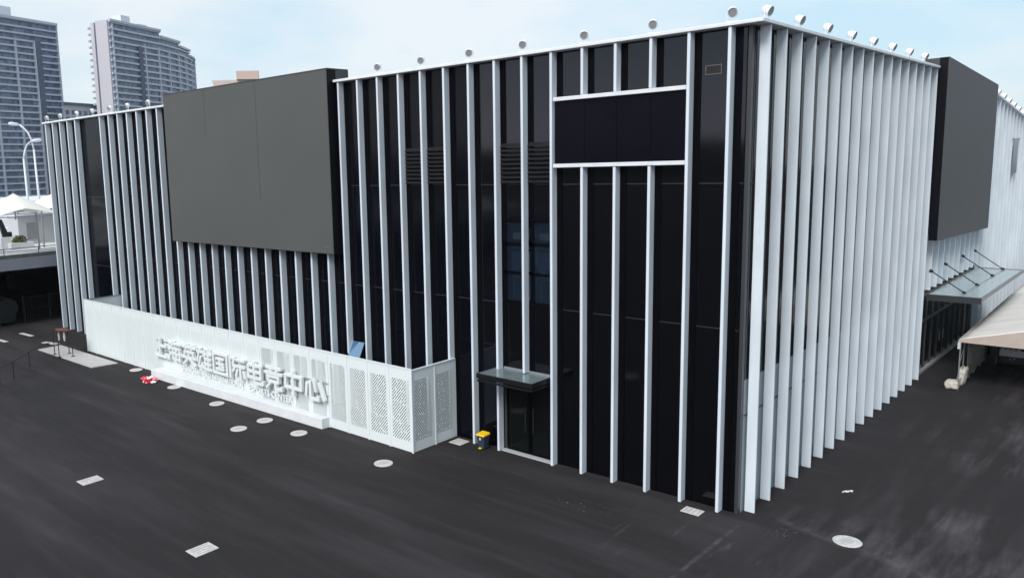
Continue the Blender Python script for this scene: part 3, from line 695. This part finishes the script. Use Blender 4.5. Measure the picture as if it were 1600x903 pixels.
# dumpsters under the deck
for i, (x, y) in enumerate(((-56.0, -4.3), (-55.2, -2.3))):
    du = thing('dumpster', (x, y, 0), ['dark green dumpster under the deck at the left picture edge', 'dark green dumpster under the deck, right one of the pair'][i], 'dumpster')
    G = mat('dark_green_metal', (.02, .035, .03), .5)
    MB().hexa([(x-.8,y-.6,.2),(x+.8,y-.6,.2),(x+.8,y+.6,.2),(x-.8,y+.6,.2),(x-1,y-.75,1.35),(x+1,y-.75,1.35),(x+1,y+.75,1.35),(x-1,y+.75,1.35)]).build('bin_body', G, du, bevel=.03)
    lm = MB(); lm.tube([(x-1.02,y+.1,1.32),(x+1.02,y+.1,1.32)], .72, 20)
    lm.build('lid', mat('lid_dark', (.015, .018, .018), .4), du)
    for sx in (-.7, .7):
        for sy in (-.5, .5): MB().tube([(x+sx,y+sy-.04,.1),(x+sx,y+sy+.04,.1)], .1, 12).build('wheel', BLK, du)
gf = thing('mesh_gate', (-54.5, 1.0, 0), 'dark wire mesh gate in the underpass beside the leftmost fins', 'gate')
g = MB()
for k in range(22): g.box(-54.51, -54.49, -.9+k*.18, -.87+k*.18, .1, 1.9)
for z in (.1, 1.0, 1.9): g.box(-54.53, -54.47, -.95, 3.0, z, z+.05)
g.build('mesh_panel', BLK, gf)
for y in (-.98, 1.0, 3.0): MB().box(-54.55, -54.45, y-.05, y+.05, 0, 2.1).build('post', BLK, gf)

# tensile canopies on the deck
MEM = mat('tensile_membrane', (.80, .78, .72), .6, var=.03, vscale=1)
def tensile(cx, cy, w, d, z, h, label):
    t = thing('tensile_canopy', (cx, cy, 5.08), label, 'canopy', 'cream tensile canopies on the plaza')
    n = 24; bm = MB(); idx = {}
    for layer in (0, .03):
        for i in range(n+1):
            for j in range(n+1):
                u = i/n*2-1; v = j/n*2-1
                r = math.sqrt(u*u+v*v)
                pin = 1-.13*(1-abs(v)**2)*(abs(u)**3); pin2 = 1-.13*(1-abs(u)**2)*(abs(v)**3)
                zz = z+h*max(0, (1-min(1, r*.78))**1.15*.95)+.55*(1-(abs(u)*abs(v))**.8)*(max(abs(u), abs(v)))**2*.5+.25*(1-max(abs(u),abs(v)))
                bm.v.append((cx+u*pin*w/2, cy+v*pin2*d/2, zz-layer)); idx[(layer, i, j)] = len(bm.v)-1
        for i in range(n):
            for j in range(n):
                bm.f.append([idx[(layer,i,j)], idx[(layer,i+1,j)], idx[(layer,i+1,j+1)], idx[(layer,i,j+1)]]); bm.m.append(0)
    o = bm.build('membrane', MEM, t, smooth=True)
    for sx in (-1, 1):
        for sy in (-1, 1): MB().tube([(cx+sx*w/2,cy+sy*d/2,5.08),(cx+sx*w/2*.97,cy+sy*d/2*.97,z+.02)], .07, 8).build('pole', GREYM, t)
    MB().tube([(cx,cy,z-.4),(cx,cy,z+h+.32)], .05, 8).build('mast', GREYM, t)
    g2 = MB()
    for sx, sy, ex, ey in ((-1,-1,1,-1),(1,-1,1,1),(1,1,-1,1),(-1,1,-1,-1)): g2.tube([(cx+sx*w/2*.96,cy+sy*d/2*.96,z-.06),(cx+ex*w/2*.96,cy+ey*d/2*.96,z-.06)], .035, 6)
    g2.build('edge_beam', GREYM, t)
tensile(-57.2, .05, 5.0, 5.2, 8.15, 1.5, 'cream tensile canopy with a tall peak on the plaza beside the leftmost fin')
tensile(-60.5, -5.2, 6.0, 5.2, 8.2, 1.5, 'cream tensile canopy at the left picture edge on the plaza')
tensile(-63.5, 6.2, 5.5, 5.5, 8.2, 1.4, 'cream tensile canopy half hidden behind the leftmost fin')
# kiosk, sculpture, bush on deck
ks = thing('white_kiosk', (-66, 4.6, 5.08), 'pale grey plaza kiosk under the canopies', 'kiosk')
MB().box(-68, -65.5, 3.2, 6.8, 5.08, 7.6).build('wall', mat('kiosk_grey', (.45, .46, .48), .7), ks); MB().box(-65.5, -65.45, 3.9, 4.8, 5.5, 7.0).build('panel', GREYM, ks)
MB().box(-68.2, -65.3, 3.0, 7.0, 7.6, 7.75).build('roof', mat('kiosk_roof', (.6, .6, .62), .7), ks)
sc_ = thing('cabinet_stand', (-62.5, .9, 5.08), 'small black telescope-like machine on a white framed stand on the plaza', 'machine')
MB().box(-62.9, -62.2, .5, 1.3, 5.08, 6.1).build('base', mat('stand_white', (.7, .7, .7), .6), sc_)
MB().hexa([(-62.7,.8,6.1),(-62.4,.8,6.1),(-62.4,1.3,6.1),(-62.7,1.3,6.1),(-62.7,.5,7.6),(-62.4,.5,7.6),(-62.4,.8,7.6),(-62.7,.8,7.6)]).box(-62.75,-62.35,.8,1.5,6.1,6.5).build('machine_body', BLK, sc_)
bs = blob('round_shrub', (-61.9, 1.9, 5.6), .4, .5, .35, [mat('shrub_olive', (.10, .10, .04), .9, var=.5, vscale=9)], amp=.6, fr=5, seed=9)
tag(bs, 'small olive shrub in a low planter on the plaza', 'shrub')
tag(MB().box(-62.6, -61.4, 1.0, 2.9, 5.085, 5.6).build('planter_box', DK, bevel=.02), 'low pale planter box holding the olive shrub', 'planter')

# white low pavilion with a curved roof further back
pv = thing('curved_pavilion', (-120, 25, 0), 'low white pavilion with a curved grey roof behind the plaza', 'building')
MB().box(-150, -118, -40, 60, 0, 7.4).build('wall', mat('pavilion_white', (.66, .68, .71), .7), pv)
rf = MB()
for k in range(14):
    a0 = k/14; a1 = (k+1)/14; zf = lambda a: 7.4+2.4*math.sin(math.pi*a)
    ya = -40+50*a0+0; yb = -40+50*a1
    rf.hexa([(-152,ya,7.38),(-116,ya,7.38),(-116,yb,7.38),(-152,yb,7.38),(-152,ya,zf(a0)),(-116,ya,zf(a0)),(-116,yb,zf(a1)),(-152,yb,zf(a1))])
rf.build('roof', mat('pavilion_roof', (.50, .54, .58), .5), pv)
for k in range(18): MB().box(-118, -117.9, -38+k*5.4, -35+k*5.4, 5.9, 6.9).build('window', mat('pav_glass', (.07, .09, .13), .3) if k == 0 else bpy.data.materials['pav_glass'], pv)

# street lamps
LG = mat('lamp_post_paint', (.66, .68, .72), .4)
def lamp(base, top, curve, headdir, label):
    t = thing('street_lamp', base, label, 'street lamp', 'street lamps at the plaza')
    b = Vector(base); MB().tube([b, top], .15, 10, r1=.10).build('pole', LG, t, smooth=True)
    MB().tube([top]+curve, .09, 8).build('arm', LG, t, smooth=True)
    e = Vector(curve[-1]); d = Vector(headdir)
    MB().tube([e, e+d*.2, e+d*.8, e+d*1.05], [.09, .16, .19, .07], 12).build('lamp_head', LG, t, smooth=True)
lamp((-79.3,10.7,5.08), (-79.25,10.55,13.9), [(-79.3,10.42,14.9),(-79.4,10.2,15.6),(-79.6,9.9,16.1),(-79.8,9.5,16.5)], (-.15,-.98,.12), 'tall white street lamp with its curved arm reaching left above the plaza')
lamp((-79.6,9.6,5.08), (-79.6,9.55,13.0), [(-79.55,9.68,13.7),(-79.4,9.95,14.4),(-79.2,10.4,14.8)], (.15,.97,.1), 'shorter white street lamp with its arm reaching right towards the building')

# ------------------------------------------------------------------ far towers
def tower_glass(name, ca, cb):
    M = bpy.data.materials.new(name); M.use_nodes = True; t = M.node_tree; b = t.nodes['Principled BSDF']; n = t.nodes.new; l = t.links.new
    co = n('ShaderNodeTexCoord'); mm = n('ShaderNodeMapping'); mm.inputs['Scale'].default_value = (.55, .55, .34); l(co.outputs['Object'], mm.inputs[0])
    vo = n('ShaderNodeTexVoronoi'); vo.inputs['Scale'].default_value = 1.1; l(mm.outputs[0], vo.inputs['Vector'])
    mx_ = n('ShaderNodeMix'); mx_.data_type = 'RGBA'; mx_.inputs['A'].default_value = (*ca, 1); mx_.inputs['B'].default_value = (*cb, 1)
    se = n('ShaderNodeSeparateColor'); l(vo.outputs['Color'], se.inputs[0]); l(se.outputs[0], mx_.inputs['Factor']); l(mx_.outputs['Result'], b.inputs['Base Color'])
    b.inputs['Roughness'].default_value = .3; return M
TG = tower_glass('tower_window_glass', (.06, .085, .15), (.19, .24, .34))
TW = mat('tower_white', (.52, .55, .63), .8); TWL = mat('tower_plaster', (.52, .51, .56), .8); TR = mat('tower_recess', (.10, .12, .17), .7); TWW = mat('tower_roof_white', (.70, .72, .76), .7)
def strip(pts, z0, z1, o, mb, mi=0):
    """wall strip along plan polyline pts, outward offset 0..o"""
    P_ = [Vector(p) for p in pts]; ns = []
    for i in range(len(P_)):
        d = (P_[min(i+1, len(P_)-1)]-P_[max(i-1, 0)]).normalized(); ns.append(Vector((d.y, -d.x)))
    for i in range(len(P_)-1):
        a, b = P_[i], P_[i+1]; na, nb = ns[i], ns[i+1]
        mb.hexa([(a.x-na.x*.3,a.y-na.y*.3,z0),(b.x-nb.x*.3,b.y-nb.y*.3,z0),(b.x+nb.x*o,b.y+nb.y*o,z0),(a.x+na.x*o,a.y+na.y*o,z0),
                 (a.x-na.x*.3,a.y-na.y*.3,z1),(b.x-nb.x*.3,b.y-nb.y*.3,z1),(b.x+nb.x*o,b.y+nb.y*o,z1),(a.x+na.x*o,a.y+na.y*o,z1)], mi)
# tower 2: stepped, curving; plan points run left to right along the main face
t2 = thing('apartment_tower', (-380, 190, 0), 'stepped curved apartment tower with a pale end wall, right one of the two towers', 'tower', )
segs = [([(-372.6,165.3),(-379.9,182.5),(-386.8,200.2)], 84), ([(-386.8,200.2),(-392.6,209.3),(-398.0,217.8)], 81.3), ([(-398.0,217.8),(-403.8,224.6),(-409,230.5)], 79.0), ([(-409,230.5),(-414.5,235.8),(-421,240.6)], 76.0)]
full = []
for p, h in segs: full += p if not full else p[1:]
back = [(-398.7,155.0)]
core = MB()
for p, h in segs:
    poly = p+[(x-10.6, y-3.1) for x, y in reversed(p)]
    core.prism(poly[::-1], 0, h)
core.build('wall', TG, t2)
MB().hexa([(-372.2,164.6,0),(-372.8,166.3,0),(-378.6,163.4,0),(-378.2,161.6,0),(-372.2,164.6,84.3),(-372.8,166.3,84.3),(-378.6,163.4,84.3),(-378.2,161.6,84.3)]).build('end_wall', TWL, t2)
FH = 3.02
for k in range(28):
    z = 84-FH*k
    mb = MB(); done = False
    for p, h in segs:
        if z <= h+.5 or (k == 0 and h == 84): 
            if z-1.0 < h: strip(p, z-.75, min(z, h)+.15, .9, mb)
    if mb.v: mb.build('floor_band', TW, t2)
for p, h in segs[1:]:
    mb = MB(); strip(p, h-.4, h+.7, 1.4, mb); mb.build('roof_edge', TW, t2)
mb = MB(); strip(segs[0][0], 83.9, 85.0, 1.5, mb); mb.build('roof_edge', TW, t2)
def along(pts, s):
    P_ = [Vector(p) for p in pts]; Ls = [(P_[i+1]-P_[i]).length for i in range(len(P_)-1)]; tot = sum(Ls); d = s*tot
    for i, L_ in enumerate(Ls):
        if d <= L_ or i == len(Ls)-1:
            q_ = P_[i]+(P_[i+1]-P_[i])*(d/L_); dr = (P_[i+1]-P_[i]).normalized(); return q_, Vector((dr.y, -dr.x)), dr
        d -= L_
for s_, w_, h_ in ((.02, .8, 83), (.275, .8, 76), (.39, .6, 76), (.50, .6, 75), (.62, .6, 75), (.73, .6, 74), (.85, .6, 74), (.93, .6, 73), (.995, .8, 76)):
    q_, nn, dr = along(full, s_); a = q_-dr*w_/2; b = q_+dr*w_/2
    mb = MB(); strip([tuple(a), tuple(b)], 0, h_, 1.15, mb); mb.build('pier', TW, t2)
q_, nn, dr = along(full, .235); mb = MB(); strip([tuple(q_-dr*1.3), tuple(q_+dr*1.3)], 0, 74.5, 1.3, mb); mb.build('stair_recess', TR, t2)
MB().hexa([(-380,176,84),(-382.5,182,84),(-388,180,84),(-386,174,84),(-380,176,89),(-382.5,182,89),(-388,180,89),(-386,174,89)]).build('roof_box', TWW, t2)
# make the roof box sit further right: second plant room
MB().hexa([(-384,187,84),(-386,193,84),(-392,190,84),(-390,184,84),(-384,187,86.3),(-386,193,86.3),(-392,190,86.3),(-390,184,86.3)]).build('roof_box', TW, t2)
for k in range(25):
    z = 82-FH*k
    MB().box(-384.6, -383.05, 160.4, 161.9, z-.9, z).build('balcony', TW, t2)
MB().hexa([(-380.9,163.2,0),(-380.6,161.9,0),(-383.0,161.3,0),(-383.3,162.6,0),(-380.9,163.2,84),(-380.6,161.9,84),(-383.0,161.3,84),(-383.3,162.6,84)]).build('end_wall', TWL, t2)

t1 = thing('apartment_tower', (-395, 130, 0), 'tall apartment tower with long balcony bands at the left picture edge', 'tower')
A1, B1 = Vector((-383.0, 101.0)), Vector((-397.95, 150.55)); f1 = [tuple(A1), tuple(B1)]
d1_ = (B1-A1).normalized(); n1 = Vector((d1_.y, -d1_.x))
MB().prism([tuple(A1), tuple(B1), tuple(B1-n1*16), tuple(A1-n1*16)][::-1], 0, 83.6).build('wall', TG, t1)
for k in range(28):
    z = 84-FH*k; mb = MB(); strip(f1, z-.8, z, .9, mb); mb.build('floor_band', TW, t1)
mb = MB(); strip(f1, 83.5, 84.7, 1.6, mb); mb.build('roof_edge', TW, t1)
for s_, w_, h_, m_ in ((.535, .8, 74, TW), (.735, .8, 74, TW), (.998, .5, 84, TW), (.3, .8, 74, TW)):
    q_ = A1+(B1-A1)*s_; mb = MB(); strip([tuple(q_-d1_*w_/2), tuple(q_+d1_*w_/2)], 0, h_, 1.15, mb); mb.build('pier', m_, t1)
q_ = A1+(B1-A1)*.775; mb = MB(); strip([tuple(q_-d1_*1.4), tuple(q_+d1_*1.4)], 0, 75, 1.3, mb); mb.build('stair_recess', TR, t1)
q_ = A1+(B1-A1)*.53; c_ = q_-n1*8
MB().prism([tuple(c_-d1_*5-n1*3), tuple(c_+d1_*4-n1*3), tuple(c_+d1_*4+n1*3), tuple(c_-d1_*5+n1*3)], 83.6, 90).build('roof_box', TWW, t1)
c_ = c_+d1_*9
MB().prism([tuple(c_-d1_*2-n1*2), tuple(c_+d1_*2-n1*2), tuple(c_+d1_*2+n1*2), tuple(c_-d1_*2+n1*2)], 83.6, 86).build('roof_box', TW, t1)

# low block between the towers
lb = thing('low_apartment_block', (-384, 155, 0), 'low grey apartment block between the two towers', 'building')
MB().prism([(-380.3,143.2),(-388.5,166.0),(-400,171),(-391.5,148)][::-1], 0, 44.5).build('wall', mat('block_grey', (.50, .51, .55), .8), lb)
mb = MB(); strip([(-380.2,143.1),(-388.6,166.2)], 44.5, 45.7, .8, mb); mb.build('roof_edge', TR, lb)
for r_ in range(6):
    for c_ in range(6):
        s_ = .06+c_*.155; q0 = Vector((-380.3,143.2))+Vector((-8.2,22.8))*s_; q1 = q0+Vector((-8.2,22.8)).normalized()*2.1
        z = 40-r_*3.1; mb = MB(); strip([tuple(q0), tuple(q1)], z, z+2, .12, mb); mb.build('window', TR if (r_+c_) % 3 else TG, lb)
# peach building
pb = thing('peach_roof_block', (-345, 216, 0), 'peach and pale roofed building peeking above the big screen', 'building')
PE = mat('peach_plaster', (.60, .45, .39), .85); PP = mat('pale_trim', (.55, .50, .48), .85)
MB().prism([(-351.5,208.5),(-333,230),(-340,236),(-358.5,214.5)][::-1], 0, 55.3).build('wall', PE, pb)
MB().prism([(-351.8,208.2),(-332.7,230),(-340,236.4),(-358.9,214.5)][::-1], 55.3, 56.3).build('roof_edge', PP, pb)
MB().prism([(-341.4,215.8),(-335.2,224.8),(-341,229),(-347.2,220)][::-1], 56.3, 60.4).build('stair_tower', PE, pb)
MB().prism([(-337.4,222.6),(-335.1,225.2),(-341,229.3),(-343,226.6)][::-1], 56.3, 60.5).build('stair_tower_side', PP, pb)

# ------------------------------------------------------------------ event tent on the right
TT = mat('tent_canvas', (.70, .67, .64), .75, var=.10, vscale=.8, bump=.6, bscale=1.2, stretch=(.6, 5, 1))
TV = mat('tent_valance', (.50, .42, .37), .8, var=.05)
tn = thing('event_tent', (1.75, 19.95, 0), 'long cream canvas tent on thin poles beside the right facade', 'tent')
TX0, TX1, TY0, TY1 = 1.70, 8.7, 19.95, 48.0; TXM = (TX0+TX1)/2
TE, TRG = 2.40, 3.35
roof = MB(); ny = 56; nx = 10
pts = {}
for j in range(ny+1):
    for i in range(2*nx+1):
        u = i/(2*nx); x = TX0+(TX1-TX0)*u; k = 1-abs(2*u-1)
        y = TY0+(TY1-TY0)*j/ny
        sag = -.035*math.sin(math.pi*((j/4) % 1))*(1-k*.3)
        z = TE+(TRG-TE)*k+sag+(.035 if j % 2 else -.01)*min(1, k*3)+.012*math.sin(j*2.1+i*.7)
        xx = x-(j/ny)*.45
        pts[(i, j)] = len(roof.v); roof.v.append((xx, y, z))
for j in range(ny):
    for i in range(2*nx): roof.f.append([pts[(i,j)],pts[(i+1,j)],pts[(i+1,j+1)],pts[(i,j+1)]]); roof.m.append(0)
ro = roof.build('roof', TT, tn, smooth=True); so_ = ro.modifiers.new('thick', 'SOLIDIFY'); so_.thickness = .02; so_.offset = -1
gv = MB()
for a, b in ((0, .25), (.25, .5), (.5, .75), (.75, 1)):
    xa_, xb_ = TX0+(TX1-TX0)*a, TX0+(TX1-TX0)*b; za = TE+(TRG-TE)*(1-abs(2*a-1)); zb_ = TE+(TRG-TE)*(1-abs(2*b-1))
    gv.hexa([(xa_,TY0-.02,TE-.13),(xb_,TY0-.02,TE-.13),(xb_,TY0+.0,TE-.13),(xa_,TY0+.0,TE-.13),(xa_,TY0-.02,za-.01),(xb_,TY0-.02,zb_-.01),(xb_,TY0+.0,zb_-.01),(xa_,TY0+.0,za-.01)])
gv.build('gable_valance', TV, tn)
MB().hexa([(TX0-.03,TY0,TE-.16),(TX0,TY0,TE-.16),(TX0-.45,TY1,TE-.16),(TX0-.48,TY1,TE-.16),(TX0-.03,TY0,TE-.02),(TX0,TY0,TE-.02),(TX0-.45,TY1,TE-.02),(TX0-.48,TY1,TE-.02)]).build('side_valance', TV, tn)
MB().box(TX0-.05, TX0+.06, TY0-.04, TY0+.08, 1.95, TE-.14).build('post_sleeve', mat('sleeve_white', (.6, .58, .56), .7), tn)
for x0 in (TX0, TX1-.1):
    for k in range(8):
        y = TY0+.03+k*4.0; MB().tube([(x0+.05-(k/7*.45), y, 0), (x0+.05-(k/7*.45), y, TE-.02)], .03, 8).build('post', GREYM, tn)
MB().tube([(TX0+.05,TY0+.9,0.02),(TX0+.05,TY0+.9,TE-.1)], .025, 8).tube([(TX0+.05,TY0+.02,.4),(TX0+.05,TY0+.9,.4)], .018, 6).tube([(TX0+.05,TY0+.02,1.2),(TX0+.05,TY0+.9,1.95)], .015, 6).build('side_brace', GREYM, tn)
# hanging side sheet
sh = MB(); base = len(sh.v); nn_ = 40
for i in range(nn_+1):
    y = TY0+1.6+i*.16; x = TX0+.10+.06*math.sin(i*1.7)+.03*math.sin(i*3.1)-i*.002
    for z in (.25, 1.1, 1.9, TE-.1): sh.v.append((x+.05*math.sin(z*3+i), y, z))
for i in range(nn_):
    for j in range(3): a = i*4+j; sh.f.append([a, a+4, a+5, a+1]); sh.m.append(0)
o = sh.build('side_sheet', mat('dusty_sheet', (.20, .19, .17), .8, var=.3, vscale=3), tn, smooth=True); s_ = o.modifiers.new('t', 'SOLIDIFY'); s_.thickness = .01
SB = mat('sandbag_canvas', (.55, .52, .46), .85, var=.15, vscale=6)
def sack(x, y, a, b, h, seed, lean=0):
    bm = bmesh.new(); bmesh.ops.create_cube(bm, size=2); bmesh.ops.subdivide_edges(bm, edges=bm.edges, cuts=7, use_grid_fill=True)
    for v in bm.verts:
        p = v.co.copy(); r_ = (abs(p.x)**5+abs(p.y)**5+abs(p.z)**5)**.2; p = p/max(r_, .01)
        n_ = noise.noise(p*1.8+Vector((seed, 0, 0)))*.14+noise.noise(p*5+Vector((0, seed, 0)))*.04
        p = p*(1+n_); v.co = Vector((p.x*a+lean*(p.z+1)*.5, p.y*b, max(0, (p.z+1)*h/2)))
    for f in bm.faces: f.smooth = True
    me = bpy.data.meshes.new('sandbag'); bm.to_mesh(me); bm.free(); me.materials.append(SB)
    o = bpy.data.objects.new('sandbag', me); COL.objects.link(o); o.location = (x, y, 0); return o
tag(sack(1.50, 20.15, .26, .34, .40, 1), 'low cream sandbag lying at the foot of the front tent pole', 'sandbag')
tag(sack(1.66, 21.15, .16, .40, .85, 5, .08), 'taller cream sack slumped behind the front tent pole', 'sandbag')
# vehicle in the tent
vh = thing('utility_vehicle', (3.1, 27, 0), 'dark boxy utility vehicle parked under the cream tent', 'vehicle')
VD = mat('vehicle_dark', (.03, .033, .038), .35); VG = mat('vehicle_grey', (.50, .52, .55), .4)
vx0, vx1, vy = 2.35, 3.95, 25.7
MB().prism([(vx0,vy+.06),(vx0+.1,vy),(vx1-.1,vy),(vx1,vy+.06),(vx1,vy+3.4),(vx0,vy+3.4)], .28, 1.05).build('body', VD, vh, bevel=.05)
MB().hexa([(vx0+.05,vy+.5,1.06),(vx1-.05,vy+.5,1.06),(vx1-.05,vy+3.3,1.06),(vx0+.05,vy+3.3,1.06),(vx0+.15,vy+.9,1.85),(vx1-.15,vy+.9,1.85),(vx1-.15,vy+3.2,1.85),(vx0+.15,vy+3.2,1.85)]).build('cab', mat('vehicle_glass', (.01, .012, .014), .08), vh, bevel=.04)
MB().box(vx0+.08, vx1-.5, vy-.03, vy-.004, .66, .98).build('front_panel', VG, vh)
MB().box(vx0+.1, vx1-.1, vy-.04, vy-.004, .30, .42).build('bumper', mat('vehicle_bumper', (.02, .02, .022), .5), vh)
for k in range(4): MB().box(vx0+.12+k*.22, vx0+.28+k*.22, vy-.012, vy-.002, 1.0, 1.045).build('marker_light', mat('marker_white', (.85, .85, .85), .3) if k == 0 else bpy.data.materials['marker_white'], vh)
em = MB().tube([(vx0+.62+.09*math.cos(t*math.pi/8), vy-.02, .54+.06*math.sin(t*math.pi/8)) for t in range(17)], .014, 6).build('badge', mat('chrome', (.6, .6, .62), .2, metal=1), vh)
for x in (vx0+.08, vx1-.08):
    for y in (vy+.6, vy+2.7): MB().tube([(x-.09,y,.3),(x+.09,y,.3)], .3, 18).build('wheel', BLK, vh)
bm_ = thing('wooden_bench', (1.9, 26.5, 0), 'low wooden bench board under the tent beside the dark vehicle', 'bench')
MB().bar((1.55,27.3,.9),(2.3,26.5,.9),.3,.05).build('board', mat('bench_wood', (.30, .25, .20), .7), bm_)
for x, y in ((1.65,27.2),(2.2,26.6)): MB().box(x-.03, x+.03, y-.03, y+.03, 0, .87).build('leg', GREYM, bm_)

# ------------------------------------------------------------------ thin air haze
HM = bpy.data.materials.new('haze_air'); HM.use_nodes = True; ht = HM.node_tree; ht.nodes.clear()
ho = ht.nodes.new('ShaderNodeOutputMaterial'); hv = ht.nodes.new('ShaderNodeVolumePrincipled')
hv.inputs['Color'].default_value = (.82, .90, 1, 1); hv.inputs['Density'].default_value = .0001; hv.inputs['Anisotropy'].default_value = .2
ht.links.new(hv.outputs[0], ho.inputs['Volume'])
hz = MB().box(-705, 505, -505, 705, -2, 110).build('haze', HM); hz['kind'] = 'stuff'
